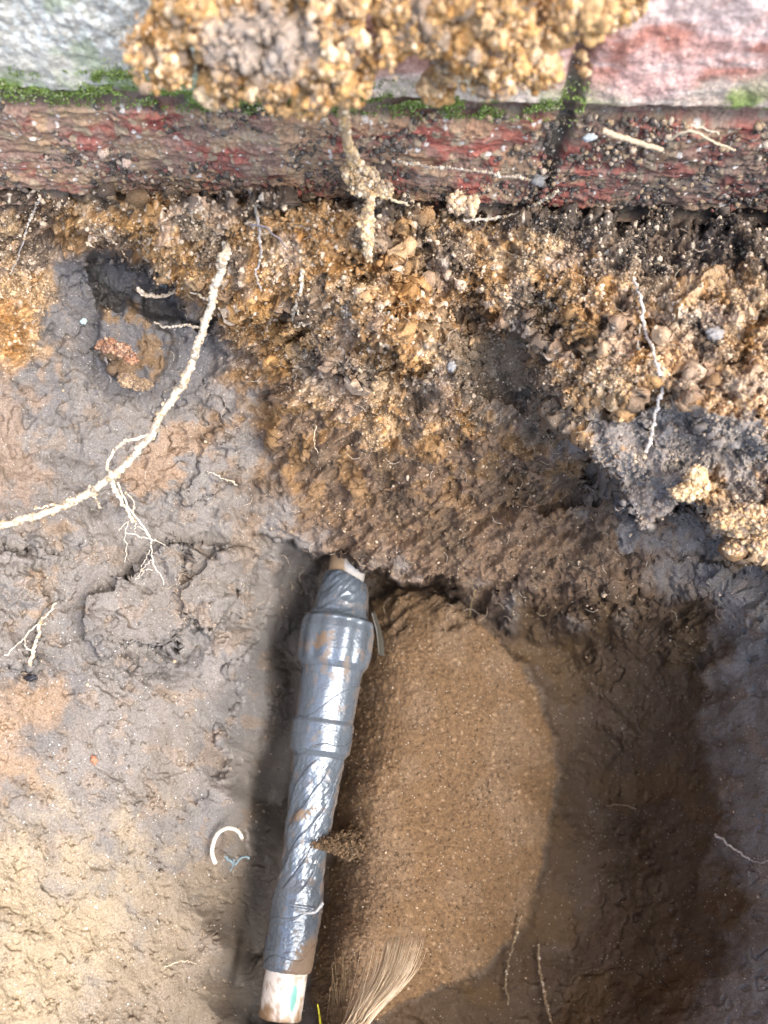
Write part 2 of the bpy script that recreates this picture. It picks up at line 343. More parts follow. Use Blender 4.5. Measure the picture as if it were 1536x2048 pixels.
# surroundings: rings run from the rim of the sheet up to the lawn level and away
rim_i = [(i, 0) for i in range(NV)]+[(NV-1, j) for j in range(1, NU)]+[(i, NU-1) for i in range(NV-2, -1, -1)]
ri = np.array(rim_i); RP = POS[ri[:, 0], ri[:, 1]]; RC = col[ri[:, 0], ri[:, 1]]
nr = len(RP); tt = np.linspace(0, 1, nr)
ctr = np.array([0, .02]); out = RP[:, :2]-ctr
ang = np.arctan2(out[:, 0], -out[:, 1])            # 0 towards the viewer
an2 = np.linspace(ang[0], ang[-1], nr)
dirv = np.stack([np.sin(ang), -np.cos(ang)], -1)
left_end = np.exp(-((tt)/.08)**2); right_end = np.exp(-((1-tt)/.08)**2)
dirv[:, 0] += -left_end*2+right_end*2; dirv[:, 1] = dirv[:, 1]*(1-left_end)*(1-right_end)+(left_end+right_end)*.05
dirv /= np.linalg.norm(dirv, axis=1, keepdims=True)
def blur1(a, w_):
    k_ = np.hanning(w_); k_ /= k_.sum(); p_ = np.pad(a, ((w_//2, w_//2), (0, 0)), mode='edge')
    return np.stack([np.convolve(p_[:, c_], k_, 'valid') for c_ in range(a.shape[1])], 1)[:len(a)]
RPs = blur1(RP, 161); RCs = blur1(RC, 301)
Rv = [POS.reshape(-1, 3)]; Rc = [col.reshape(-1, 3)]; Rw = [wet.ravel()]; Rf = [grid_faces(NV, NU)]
prev = ri[:, 0]*NU+ri[:, 1]; base = NV*NU
for k, dd in enumerate(list(np.linspace(.0015, .14, 90))+[.17,.21,.27,.35,.5,.8,1.3,2.5,5,10,30]):
    b_ = ss(0, .03, dd); q = RP*(1-b_)+RPs*b_; q[:, :2] += dirv*dd
    rise = ss(0, .13, dd); q[:, 2] = q[:, 2]*(1-rise)+rise*.0
    q += (fbm(q[:, 0]*40, q[:, 1]*40+q[:, 2]*50, 81, 4)*.007*min(1, dd/.02))[:, None]*np.array([.6, .6, 1])
    q[:, 1] = np.minimum(q[:, 1], wall_y(q[:, 0])+.03)
    cb = ss(0, .02, dd); nz0 = fbm(q[:, 0]*45, q[:, 1]*45+q[:, 2]*60, 83, 4)[:, None]; cc = RC*(1-cb)+RCs*cb; cc = cc*(1-cb*.5)+cb*.5*(np.array([.24, .17, .10])*(nz0 > 0)+np.array([.15, .13, .11])*(nz0 <= 0)); cc = cc*(1-rise)+np.array([.13, .11, .07])*rise
    cc = cc*(1+.45*cb*fbm(q[:, 0]*160, q[:, 1]*160+q[:, 2]*200, 82, 3))[:, None]
    Rv.append(q); Rc.append(cc); Rw.append(np.full(nr, .85))
    cur = base+np.arange(nr); Rf.append(np.stack([prev[:-1], prev[1:], cur[1:], cur[:-1]], -1)); prev = cur; base += nr
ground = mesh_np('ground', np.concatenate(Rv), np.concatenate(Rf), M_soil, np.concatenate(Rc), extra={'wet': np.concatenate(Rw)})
tag(ground, kind='structure')

# ------------------------------------------------------------------ brick wall
brick_wall = empty('brick_wall', (0, .253, 0))
tag(brick_wall, 'weathered brick wall at the top, pink upper course with a green moss line over dirty red bricks', 'wall')
BX = .0785; BL = .31; CH = .066                     # vertical joint, brick pitch, course height
def wall_surface(X, Z):
    """relief (towards the viewer) and albedo of the wall face; Z=0 is the mossy bed joint"""
    wz = Z+fbm(X*14, Z*14, 101, 2)*.0015
    cz = wz/CH; row = np.floor(cz); fz = (cz-row)*CH
    off = np.where((row % 2 == 0) | (row == -1), 0, BL/2)
    cx = (X-BX-off+fbm(X*30, Z*30, 102, 2)*.0015)/BL; colm = np.floor(cx); fx = (cx-colm)*BL
    dz = np.minimum(fz, CH-fz); dx = np.minimum(fx, BL-fx)
    j = np.maximum(1-ss(.003, .0062, dz), 1-ss(.002, .0055, dx))
    vis = ss(.1, .05, np.abs(Z))
    h = -.005*j+fbm(X*35, Z*35, 103, 4)*.0016+fbm(X*160, Z*160, 104, 3)*.0006
    up = Z > 0
    low = ss(.002, -.002, Z)
    gr, rr = grains(X, Z, .0035, 105, .7); gs, rs = grains(X, Z, .0016, 106, .7)
    h += low*(gr*.0007+gs*.0005)*ss(-.2, .3, fbm(X*40, Z*60, 107, 3))+low*fbm(X*60, Z*200, 116, 4)*.0011
    h -= low*.003*(1-ss(0, .05, np.abs(fbm(X*9, Z*55, 108, 3)+.05)))*vis
    bid = h2(row.astype(np.int64)+50, colm.astype(np.int64)+50, 9)[..., None]
    c = np.ones(X.shape+(3,))*c3(.40, .19, .15)*(0.75+.5*bid)
    def L(cl, m): nonlocal c; m = np.clip(m, 0, 1)[..., None]; c = c*(1-m)+np.asarray(cl)*m
    a = fbm(X*28, Z*28, 111, 4); b = fbm(X*70, Z*70, 112, 4); d = fbm(X*15, Z*50, 113, 4)
    L(c3(.62,.42,.38), up*ss(-.2, .3, a)*.85); L(c3(.70,.57,.53), up*ss(-.05, .35, d)*.85); L(c3(.50,.27,.22), up*ss(.15, .6, b)*.4)
    L(c3(.50,.46,.38), up*ss(.022, .008, Z+a*.01)*.7)
    lich = up*ss(-.055, -.075, X+a*.02)*vis
    L(c3(.46,.46,.41), lich*.95); L(c3(.58,.60,.58), lich*ss(0, .3, fbm(X*190, Z*190, 119, 3))*.6*ss(.02,.03,Z)); L(c3(.20,.21,.21), lich*ss(.05, .28, fbm(X*230, Z*230, 114, 3))*ss(.018, .03, Z)*.4); L(c3(.66,.70,.66), lich*ss(.12, .3, fbm(X*300, Z*300, 118, 2))*ss(.018, .03, Z)*.8)
    L(c3(.27,.36,.20), lich*ss(.1, .5, fbm(X*45, Z*45, 120, 3))*.5)
    L(c3(.30,.10,.075), low*.97); L(c3(.42,.16,.115), low*ss(0, .4, a)*.7); L(c3(.16,.035,.03), low*ss(.0,.3,fbm(X*20, Z*120, 117, 4))*.7)
    L(c3(.24,.175,.13), low*ss(-.1, .4, fbm(X*26, Z*40, 115, 5)+.35*ss(-.03,-.16,X)+.25*ss(-.02,-.06,Z))*.8)
    L(c3(.30,.24,.19), low*ss(.12, .4, b)*.45); L(c3(.36,.25,.15), low*ss(.05,.4,fbm(X*40, Z*70, 121, 4)+.5*np.exp(-((X+.015)/.03)**2))*.7); L(c3(.33,.25,.17), low*((rr > .82) & (gr > .3)))
    L(c3(.05,.045,.04), low*ss(.045, .13, X+a*.03)*ss(-.002, -.02, Z)*.5)
    L(c3(.55,.5,.45), low*((rs > .965) & (gs > .3)))
    gm = np.exp(-((Z-.003+.006*a-.012*ss(-.08,-.12,X)*0)/.0085)**2)*ss(.11, .07, X-.1*(X > .14)+.2*(X > .14)*0)
    L(c3(.17,.25,.055), up*gm*ss(-.35, .25, b)*.9)
    L(c3(.14,.13,.11), j*.6*(~up)); L(c3(.32,.29,.25), j*.7*up*(1-vis)); L(c3(.05,.045,.035), (1-ss(.002, .0045, dx))*vis*.8)
    return h, c
xs = np.concatenate([np.linspace(-4, -.27, 240, endpoint=False), np.arange(-.27, .27, .00042), np.linspace(.27, 4, 240)])
zs = np.concatenate([np.arange(-.072, .075, .00042), np.linspace(.075, 2.4, 420)])
WX, WZ = np.meshgrid(xs, zs); hh, wc = wall_surface(WX, WZ)
WV = np.stack([WX, wall_y(WX)-hh-.253, WZ], -1)
nz, nx = WX.shape; V = WV.reshape(-1, 3); fc = grid_faces(nz, nx)
bi = np.array([0*nx, 0*nx+nx-1, (nz-1)*nx+nx-1, (nz-1)*nx]); n0 = len(V)
back = V[bi]+np.array([0, .22, 0]); V = np.concatenate([V, back])
ends = np.array([[bi[0], bi[1], n0+1, n0], [bi[1], bi[2], n0+2, n0+1], [bi[2], bi[3], n0+3, n0+2], [bi[3], bi[0], n0, n0+3], [n0, n0+1, n0+2, n0+3]])
wcol = np.concatenate([wc.reshape(-1, 3), np.full((4, 3), .3)])
mesh_np('masonry', V, [fc, ends], M_brick, wcol, parent=brick_wall)

# ------------------------------------------------------------------ grains and crumbs
def ico(sub):
    import bmesh
    bm = bmesh.new(); bmesh.ops.create_icosphere(bm, subdivisions=sub, radius=1)
    v = np.array([p.co[:] for p in bm.verts]); f = np.array([[q.index for q in x.verts] for x in bm.faces]); bm.free(); return v, f
I1, I2, I3 = ico(1), ico(2), ico(3)
def lumpy(tmpl, seed, amp=.3):
    v, f = tmpl; r = np.random.default_rng(seed); d = np.ones(len(v))
    for k in range(5):
        q = r.normal(size=3)*(1.2+k*.7); d += amp*(.7**k)*np.sin(v@q+r.uniform(0, 6))*.5
    return v*d[:, None]*(1+r.uniform(-.3, .3, 3))
TV = {1: [lumpy(I1, i, .4) for i in range(8)], 2: [lumpy(I2, 20+i, .4) for i in range(10)], 3: [lumpy(I3, 40+i, .35) for i in range(8)]}
I4 = ico(4)
def berry(seed):
    r = np.random.default_rng(seed); v, f = I4; d = np.full(len(v), .62); c = np.full(len(v), .8)
    for k in range(95):
        q = r.normal(size=3); q /= np.linalg.norm(q); w_ = r.uniform(.13, .42); x = np.arccos(np.clip(v@q, -1, 1))/w_
        h = .55+r.uniform(0, .3)+w_*.75*np.sqrt(np.clip(1-x*x, 0, 1)); m = (x < 1) & (h > d); d = np.where(m, h, d); c = np.where(m, r.uniform(.6, 1.4), c)
    for k in range(3):
        q = r.normal(size=3)*1.6; d = d*(1+.18*np.sin(v@q+r.uniform(0, 6)))
    return v*d[:, None]*(1+r.uniform(-.25, .25, 3)), c
BR = [berry(60+i) for i in range(7)]
TV[4] = [b_[0] for b_ in BR]; TC4 = [b_[1] for b_ in BR]
TF = {1: I1[1], 2: I2[1], 3: I3[1], 4: I4[1]}
def rand_rot(n):
    q = rng.normal(size=(n, 4)); q /= np.linalg.norm(q, axis=1, keepdims=True); a, b, c, d = q.T
    return np.stack([np.stack([1-2*(c*c+d*d), 2*(b*c-a*d), 2*(b*d+a*c)], -1), np.stack([2*(b*c+a*d), 1-2*(b*b+d*d), 2*(c*d-a*b)], -1), np.stack([2*(b*d-a*c), 2*(c*d+a*b), 1-2*(b*b+c*c)], -1)], -2)
def bake(cen, rad, cols, lev):
    """rounded crumbs baked to arrays"""
    Vs, Fs, Cs = [], [], []; base = 0; tm = rng.integers(0, len(TV[lev]), len(cen)); Rm = rand_rot(len(cen))
    for k, tv in enumerate(TV[lev]):
        s = np.where(tm == k)[0]
        if not len(s): continue
        v = np.einsum('nij,vj->nvi', Rm[s], tv)*rad[s, None, None]+cen[s, None, :]
        nv = len(tv); f = TF[lev][None]+(base+np.arange(len(s))*nv)[:, None, None]
        Vs.append(v.reshape(-1, 3)); Fs.append(f.reshape(-1, 3)); cq = np.repeat(cols[s], nv, 0)
        if lev == 4: cq = cq*np.tile(TC4[k], len(s))[:, None]
        Cs.append(cq); base += nv*len(s)
    return np.concatenate(Vs), np.concatenate(Fs), np.concatenate(Cs)
def merge(parts):
    V, Fa, Cc = [], [], []; b = 0
    for v, f, c in parts: V.append(v); Fa.append(f+b); Cc.append(c); b += len(v)
    Ks = {}
    for f in Fa: Ks.setdefault(f.shape[1], []).append(f)
    return np.concatenate(V), [np.concatenate(x) for x in Ks.values()], np.concatenate(Cc)
PFlat = POS.reshape(-1, 3); NFlat = Nd.reshape(-1, 3); CFlat = col.reshape(-1, 3)
def scatter(prob, n, r0, r1, lev, pw=2.2, palef=.12, lift=.35):
    p = prob.ravel().astype(float); p /= p.sum(); idx = rng.choice(len(p), n, p=p)
    rad = r0+(r1-r0)*rng.random(n)**pw
    cc = CFlat[idx]*(.75+.6*rng.random((n, 1)))
    cc = cc*.75+.25*cc.mean(1, keepdims=True)*c3(1.35, 1, .62)
    m = rng.random(n) < palef; cc[m] = c3(.58, .46, .33)*(.7+.5*rng.random((m.sum(), 1)))
    cen = PFlat[idx]+NFlat[idx]*(rad*lift)[:, None]+rng.normal(size=(n, 3))*.0003
    return bake(cen, rad, cc, lev)
vis = (1-wmix)*(PX > -40)*(PX < 1580)
pc = crumb*vis*(.08+ss(-.2, .4, fbm(QX*38, QY*38, 121, 4)))
up_ = pc*(k_bank*1.0+.22*k_mid)
parts = [scatter(up_, 34000, .0003, .0009, 1, 1.5, .10, .3), scatter(up_, 5000, .0006, .0012, 2, 2.5, .10, .3), scatter(up_*clump, 420, .0010, .0021, 4, 2.5, .04, .0),
         scatter((1-crumb)*vis*(1-k_floor)*(1-.8*k_shade)*ss(.0, .4, n_b)+.02, 4000, .0003, .0012, 1, 2, .04)]
parts.append(scatter(k_floor*(PY > 1200)+.0, 6000, .0003, .0009, 1, 2, .012, .1))
crm = merge(parts)
soil_crumbs = mesh_np('soil_crumbs', crm[0], crm[1], M_crumb, crm[2]); tag(soil_crumbs, 'loose sandy crumbs and fine grit scattered over the cut soil below the bricks', 'soil crumbs', kind='stuff')
# dirt stuck on the lower bricks
n = 15000; zx = rng.uniform(-.2, .2, n); zz = -.062+.060*rng.random(n)**.9
keep = (fbm(zx*25, zz*25, 131, 4)+.55*ss(-.02, -.06, zz)+.35*ss(.04, .12, zx)) > .18; zx, zz = zx[keep], zz[keep]
rad = .0002+.0013*rng.random(len(zx))**5; cen = np.stack([zx, wall_y(zx)-rad*.3+.0005, zz], -1)
pal = np.array([(.10,.085,.07), (.16,.13,.11), (.33,.24,.15), (.45,.36,.27), (.07,.06,.055), (.22,.10,.08)])
dv_ = bake(cen, rad, pal[rng.choice(6, len(zx), p=[.3,.22,.15,.08,.15,.10])], 2)
brick_dirt = mesh_np('brick_dirt', dv_[0], dv_[1], M_crumb, dv_[2]); tag(brick_dirt, 'dark dirt and grit clinging to the lower red brick course', 'dirt', kind='stuff')
# moss on the bed joint
n = 22000; zx = np.where(rng.random(22000) < .3, rng.normal(-.075, .022, 22000), rng.uniform(-.19, .085, 22000)); a_ = fbm(zx*40, zx*0, 141, 3); zz = .004+rng.normal(size=n)*.0042+a_*.004
zz = np.where(zx < -.08, zz+.003, zz); keep = fbm(zx*60, zz*160, 142, 3)+.25*(rng.random(n)-.5) > .05-.12*(zx < .0); zx, zz = zx[keep], zz[keep]
rad = .00022+.0003*rng.random(len(zx)); cen = np.stack([zx, wall_y(zx)+.001-.0018*rng.random(len(zx)), zz], -1)
mc = np.array([(.11,.16,.03), (.17,.25,.06), (.24,.33,.11), (.08,.11,.03), (.36,.38,.24)])
mv = bake(cen, rad, mc[rng.choice(5, len(zx), p=[.3,.3,.2,.12,.08])], 1)
moss = mesh_np('moss', mv[0], mv[1], M_moss, mv[2]); tag(moss, 'bright green moss growing along the joint between the two brick courses', 'moss', kind='stuff')

OCH = np.array([(.50,.32,.15), (.58,.39,.21), (.42,.25,.10), (.66,.50,.32), (.34,.18,.06), (.27,.20,.14), (.50,.31,.13)])
def clump_mesh(lobes, n, r0, r1, pal, pr=None, hang=0, fine=1.0):
    """a crumbly mass: crumbs of many sizes packed over and into ellipsoid lobes (px,py,s,rx,ry,rz in metres)"""
    lob = np.array(lobes, float); cen0 = P3(lob[:, 0], lob[:, 1], lob[:, 2]); rr = lob[:, 3:6]
    wts = (rr[:, 0]*rr[:, 1]); wts /= wts.sum(); ps = []
    for (cnt, a, b, lev, shell) in ((n//14, r1*.7, r1*1.35, 4, .72), (n//10, r1*.35, r1*.75, 4, .98), (n//3, r0*1.2, r0*2.6, 2, 1.02), (int(n*fine*1.6), r0*.5, r0*1.5, 1, 1.05)):
        k = rng.choice(len(lob), cnt, p=wts); d = rng.normal(size=(cnt, 3)); d /= np.linalg.norm(d, axis=1, keepdims=True)
        rho = shell*(rng.random(cnt)**.28)*(1+.18*np.sin(d[:, 0]*9+k)*np.cos(d[:, 2]*8))
        q = d*rho[:, None]*rr[k]
        c = cen0[k]+np.stack([q[:, 0], q[:, 2]*CT*1+q[:, 1]*.0+q[:, 1]*0, 0*q[:, 2]], -1)*0
        ex = np.array([1, 0, 0]); ey = np.array([0, CT, ST]); ez = np.array([0, ST, -CT])     # the lobe's own axes: across, up the face, into it
        c = cen0[k]+q[:, :1]*ex+q[:, 1:2]*ey+q[:, 2:3]*ez
        if n > 5000:
            gapn = fbm(c[:, 0]*85, c[:, 2]*85+c[:, 1]*30, 191, 2)+.25*(rng.random(cnt)-.5)+.55*(.8-rho.clip(0, 1.2)); kp = gapn > -.14; c = c[kp]; cnt = len(c)
        rad = a+(b-a)*rng.random(cnt)**1.8
        pp = rng.choice(len(pal), cnt, p=pr); cc = np.array(pal)[pp]*(.75+.5*rng.random((cnt, 1)))
        ps.append(bake(c, rad, cc, lev))
    return merge(ps)
def make_clump(name, label, cat, lobes, n, r0=.0006, r1=.0036, pal=OCH, pr=None, group=None, fine=1.0, smear=None):
    v, f, c = clump_mesh(lobes, n, r0, r1, pal, pr, fine=fine)
    if smear is not None:
        d = np.linalg.norm((v-P3(*smear[:3]))*np.array([.55, 1, 1]), axis=1)/smear[3]; m = ss(1.2, .7, d+.3*pn(v[:, 0]*200, v[:, 2]*200, 5))[:, None]; c = c*(1-m*.8)+m*.8*c3(.36,.31,.27)
    o = mesh_np(name, v, f, M_crumb, c); return tag(o, label, cat, group)
make_clump('soil_clod', 'biggest ochre crumbly clod stuck on the upper brick, left of the centre', 'soil clod',
 [(340,110,.262,.014,.012,.010),(400,60,.258,.018,.014,.012),(450,20,.255,.02,.012,.012),(500,110,.262,.020,.016,.012),(570,50,.258,.022,.016,.014),(600,140,.266,.020,.014,.010),(620,190,.274,.014,.009,.008),(670,90,.262,.014,.018,.012),(700,150,.268,.010,.010,.009),(430,165,.272,.008,.009,.006),(640,0,.252,.022,.012,.012),(385,0,.25,.012,.010,.010),(290,95,.263,.006,.005,.005),(470,205,.274,.005,.006,.005),(560,205,.275,.006,.005,.005)], 7500, smear=(525,90,.252,.012))
make_clump('soil_clod', 'ochre crumbly clod on the upper brick, between the biggest clod and the vertical joint', 'soil clod',
 [(810,40,.258,.014,.016,.010),(880,20,.255,.02,.016,.012),(960,50,.258,.018,.016,.012),(1030,60,.262,.016,.014,.011),(1090,110,.268,.012,.012,.009),(1130,130,.272,.008,.009,.007),(1000,130,.270,.013,.012,.009),(900,130,.272,.006,.010,.006),(875,180,.282,.005,.006,.005),(960,0,.252,.024,.01,.012)], 6500)
make_clump('soil_clod', 'small rounded ochre soil clod at the top edge over the dark vertical joint', 'soil clod',
 [(1140,10,.258,.010,.010,.008),(1190,10,.256,.011,.009,.008),(1245,0,.255,.008,.007,.007)], 1200)
make_clump('soil_lump', 'pale sandy pebble-like lump lying on the ledge under the red brick', 'soil lump',
 [(915,405,.375,.005,.005,.004),(940,415,.376,.004,.004,.004)], 160, .0008, .003, pal=[(.60,.44,.28), (.66,.50,.36)])
make_clump('soil_lump', 'sandy crust clinging around the hanging root where it crosses the brick foot', 'soil lump',
 [(700,345,.352,.004,.004,.003),(725,375,.350,.006,.004,.004),(765,380,.352,.005,.004,.004),(745,350,.352,.003,.003,.003),(735,450,.350,.003,.010,.003)], 900, .0004, .0017, pal=[(.60,.46,.28), (.5,.35,.19), (.66,.55,.4), (.3,.23,.16)])
make_clump('soil_lump', 'cream sandy lump resting on the grey overhanging clay clod at right', 'soil lump',
 [(1370,985,.350,.006,.004,.004),(1392,955,.350,.005,.005,.004),(1400,975,.350,.004,.005,.004)], 700, .0005, .0018, pal=[(.66,.50,.30), (.72,.58,.38), (.55,.38,.2)])
make_clump('soil_lump', 'pale ochre crumbly lump at the right edge, hanging over the dark clay', 'soil lump',
 [(1450,1040,.345,.006,.004,.005),(1490,1030,.343,.007,.005,.005),(1530,1040,.342,.008,.006,.005),(1480,1060,.348,.005,.003,.004),(1470,1095,.352,.005,.003,.004),(1515,1085,.348,.006,.004,.005)], 1900, .0005, .0013, pal=[(.66,.50,.30), (.62,.42,.24), (.5,.33,.16), (.35,.27,.2)])
make_clump('soil_lump', 'light grainy soil ridge with a grey stone at its tip, mid bank', 'soil lump',
 [(760,650,.383,.008,.006,.006),(810,670,.385,.008,.006,.006),(850,695,.387,.006,.005,.005),(885,715,.389,.005,.004,.004),(720,620,.382,.008,.007,.006)], 1800, .0005, .0018, pal=[(.55,.42,.28), (.42,.27,.13), (.33,.33,.32), (.66,.55,.42), (.22,.18,.15)])
make_clump('soil_lump', 'rusty brown jagged crumb lump on the grey clay flap at left', 'soil lump',
 [(215,690,.430,.006,.004,.004),(245,700,.430,.005,.004,.003),(262,716,.430,.004,.003,.003)], 500, .0005, .0016, pal=[(.33,.17,.10), (.42,.26,.17), (.22,.13,.09)])
make_clump('soil_lump', 'pale brown hard crumb below the rusty lump on the clay at left', 'soil lump',
 [(285,770,.436,.006,.003,.003),(255,760,.437,.005,.004,.003)], 400, .0005, .0018, pal=[(.36,.26,.16), (.25,.18,.13)])

# ------------------------------------------------------------------ roots
def smooth_path(pts, n):
    pts = np.array(pts, float); k = len(pts); u = np.linspace(0, k-1, n); o = np.zeros((n, pts.shape[1]))
    i = np.clip(np.floor(u).astype(int), 0, k-2); t = (u-i)[:, None]
    p0 = pts[np.clip(i-1, 0, k-1)]; p1 = pts[i]; p2 = pts[i+1]; p3 = pts[np.clip(i+2, 0, k-1)]
    return .5*(2*p1+(p2-p0)*t+(2*p0-5*p1+4*p2-p3)*t*t+(3*p1-p0-3*p2+p3)*t**3)
def tube(path, rad, seg=10, amp=.2, seed=0, freq=600):
    n = len(path); T = np.gradient(path, axis=0); T /= np.linalg.norm(T, axis=1, keepdims=True)+1e-12
    ref = np.array([.3, .2, .93]); A = np.cross(T, ref); A /= np.linalg.norm(A, axis=1, keepdims=True)+1e-12; B = np.cross(T, A)
    th = np.linspace(0, 2*math.pi, seg, endpoint=False); L = np.concatenate([[0], np.cumsum(np.linalg.norm(np.diff(path, axis=0), axis=1))])
    LL, TH = np.meshgrid(L, th, indexing='ij')
    nz_ = fbm(LL*freq, np.cos(TH)*1.6+seed*3.3+np.sin(TH)*1.1, seed, 3)
    rr = np.asarray(rad)[:, None]*(1+amp*nz_)
    v = path[:, None]+rr[..., None]*(np.cos(TH)[..., None]*A[:, None]+np.sin(TH)[..., None]*B[:, None])
    v = v.reshape(-1, 3); f = [grid_faces(n, seg, True)]
    v = np.concatenate([v, path[:1], path[-1:]]); c0 = n*seg
    j = np.arange(seg); capa = np.stack([j*0+c0, (j+1) % seg, j], -1); capb = np.stack([j*0+c0+1, (n-1)*seg+j, (n-1)*seg+(j+1) % seg], -1)
    return v, f, [capa, capb]
def root_arrays(pts, r0, r1, n=60, lift=.002, amp=.35, seed=1, wob=0, col_=(.55,.5,.4), grit=0, gritpal=None, smax=None, rough=700, seg=9):
    """pts: (px,py[,s]); without s the root lies on the soil"""
    q = []
    for p in pts:
        s = p[2] if len(p) > 2 else surf_s(p[0], p[1])-lift
        q.append((p[0], p[1], s))
    q = smooth_path(q, n)
    if wob:
        t = np.linspace(0, 1, n)*len(pts); q[:, 0] += wob*fbm(t*1.7, t*0+seed, seed, 3); q[:, 1] += wob*fbm(t*1.7, t*0+seed+5, seed+9, 3)
    path = P3(q[:, 0], q[:, 1], q[:, 2]); rad = np.linspace(r0, r1, n)
    v, f, caps = tube(path, rad, seg, amp, seed, rough)
    cc = np.ones((len(v), 3))*c3(*col_)*(1+.3*fbm(v[:, 0]*900, v[:, 1]*900+v[:, 2]*500, seed, 3))[:, None]
    out = [(v, f[0], cc), (v[:0], caps[0], cc[:0]), (v[:0], caps[1], cc[:0])]
    # caps share the first block's vertices: fold them in by hand
    parts = [('q', v, f[0], caps, cc)]
    if grit:
        k = rng.integers(0, n, grit); d = rng.normal(size=(grit, 3)); d /= np.linalg.norm(d, axis=1, keepdims=True)
        rr = (.00025+.0007*rng.random(grit)**2.5)*(.6+rad[k]/max(r0, r1)*.8)*(1 if max(r0, r1) > .001 else .8)
        gp = np.array(gritpal if gritpal is not None else [(.54,.45,.33), (.44,.33,.21), (.60,.54,.44), (.28,.24,.18)])
        parts.append(('t',)+bake(path[k]+d*(rad[k]*1.0)[:, None], rr, gp[rng.integers(0, len(gp), grit)], 2 if max(r0, r1) > .0012 else 1))
    return parts, path
def root_mesh(name, arrs, parent=None, mat=M_root):
    V, Q, T, Cc = [], [], [], []; b = 0
    for a in arrs:
        if a[0] == 'q':
            V.append(a[1]); Q.append(a[2]+b); T += [c+b for c in a[3]]; Cc.append(a[4]); b += len(a[1])
        else:
            V.append(a[1]); T.append(a[2]+b); Cc.append(a[3]); b += len(a[1])
    fs = []
    if Q: fs.append(np.concatenate(Q))
    if T: fs.append(np.concatenate(T))
    return mesh_np(name, np.concatenate(V), fs, mat, np.concatenate(Cc), parent=parent)
WH = (.62, .57, .46); GY = (.33, .31, .30)
# the thick pale root
big = empty('root', tuple(P3(448, 505, .40))); tag(big, 'thick pale root crossing the left side from the bank to the left edge', 'root')
def keep_world(o, par): o.parent = par; o.matrix_parent_inverse = par.matrix_world.inverted()
bpy.context.view_layer.update()
mp = [(458,480,.392),(452,503,.376),(447,520,.370),(432,575,.378),(412,640,.388),(395,690,.394),(370,760,.400),(335,810,.402),(300,870,.402),(255,925,.402),(200,970,.400),(140,1005,.396),(70,1032,.390),(0,1052,.383),(-70,1075,.375)]
a, bigpath = root_arrays(mp,   .0018, .0017, 260, amp=.36, seed=5, col_=(.52,.47,.38), grit=800, seg=16, rough=500, wob=4)
o = root_mesh('main_root', a); keep_world(o, big)
arr = []
for k, (pts, r0, r1) in enumerate([
  ([(395,655,.399),(365,650,.405),(335,655,.41),(310,645,.415)], .0006, .0003),
  ([(415,600,.398),(395,590,.402),(365,575,.405)], .0005, .0003),
  ([(300,870,.402),(260,880,.402),(240,890,.404),(225,905,.406),(215,930,.406),(222,955,.404),(205,965,.402)], .0009, .0007),
  ([(70,1020,.388),(100,1010,.39),(150,1008,.394)], .0004, .0003),
  ([(190,985,.402),(192,1000,.405),(200,1015,.408)], .0005, .0002)]):
    a, _ = root_arrays(pts, r0, r1, 40, amp=.4, seed=20+k, col_=WH, grit=60, wob=4)
    o = root_mesh('rootlet', a); keep_world(o, big)
arr = []
for k, (pts, r0, r1) in enumerate([
  ([(225,960,.404),(232,985,.406),(245,1005,.41),(260,1030,.415),(268,1045,.418)], .0012, .0006),
  ([(235,965,.404),(250,1000,.41),(268,1030,.415),(285,1050,.42),(300,1075,.425),(303,1100,.43),(308,1130,.434),(322,1150,.436),(328,1172,.438)], .0006, .0002),
  ([(250,985,.406),(268,1003,.41),(266,1022,.414),(275,1040,.418)], .0003, .0002), ([(303,1080,.425),(290,1062,.422),(275,1052,.42)], .0003, .0002),
  ([(252,1065,.42),(278,1072,.422),(305,1080,.424),(332,1090,.428)], .0003, .0002),
  ([(255,1045,.418),(250,1075,.422),(254,1100,.428),(249,1125,.432)], .00022, .00018), ([(303,1120,.43),(290,1132,.432),(275,1155,.434)], .00025, .00015),
  ([(305,1140,.434),(292,1140,.434),(282,1150,.436),(273,1160,.437)], .00025, .00015), ([(300,1100,.43),(290,1120,.43),(282,1135,.43)], .0002, .00015),
  ([(262,1040,.418),(246,1050,.42),(238,1062,.42)], .0002, .00015), ([(270,1045,.418),(270,1065,.42)], .0002, .00012), ([(300,1085,.425),(312,1078,.425)], .0002, .00012)]):
    a, _ = root_arrays(pts, r0, r1, 36, amp=.35, seed=40+k, col_=(.66,.62,.52), grit=(90 if k == 0 else 14 if k < 3 else 0), wob=3, seg=7); arr += a
o = root_mesh('root_hairs', arr); keep_world(o, big)
# others
def simple_root(label, branches, name='root', cat='root', group=None):
    arr = []
    for k, b in enumerate(branches):
        kw = dict(n=50, amp=.4, seed=int(abs(b[0][0][0]))+k, wob=3, seg=8); kw.update(b[3] if len(b) > 3 else {})
        a, _ = root_arrays(b[0], b[1], b[2], **kw); arr += a
    return tag(root_mesh(name, arr), label, cat, group)
SAND = dict(col_=(.50,.39,.25), grit=900, gritpal=[(.62,.47,.28), (.5,.34,.17), (.7,.58,.42), (.35,.25,.16)], seg=12)
simple_root('sand-crusted root hanging from the left clod down across the red brick at the centre', [
  ([(655,95,.252),(675,150,.262),(685,200,.29),(690,250,.318),(700,310,.345),(715,350,.352),(738,385,.350),(738,430,.348),(735,480,.350),(738,520,.356)], .0020, .0013, dict(SAND, n=160)),
  ([(705,300,.342),(722,330,.348),(742,350,.35),(765,385,.352)], .0013, .0008, dict(SAND, grit=250)),
  ([(690,340,.35),(695,365,.352),(720,385,.352)], .0009, .0007, dict(SAND, grit=200))])
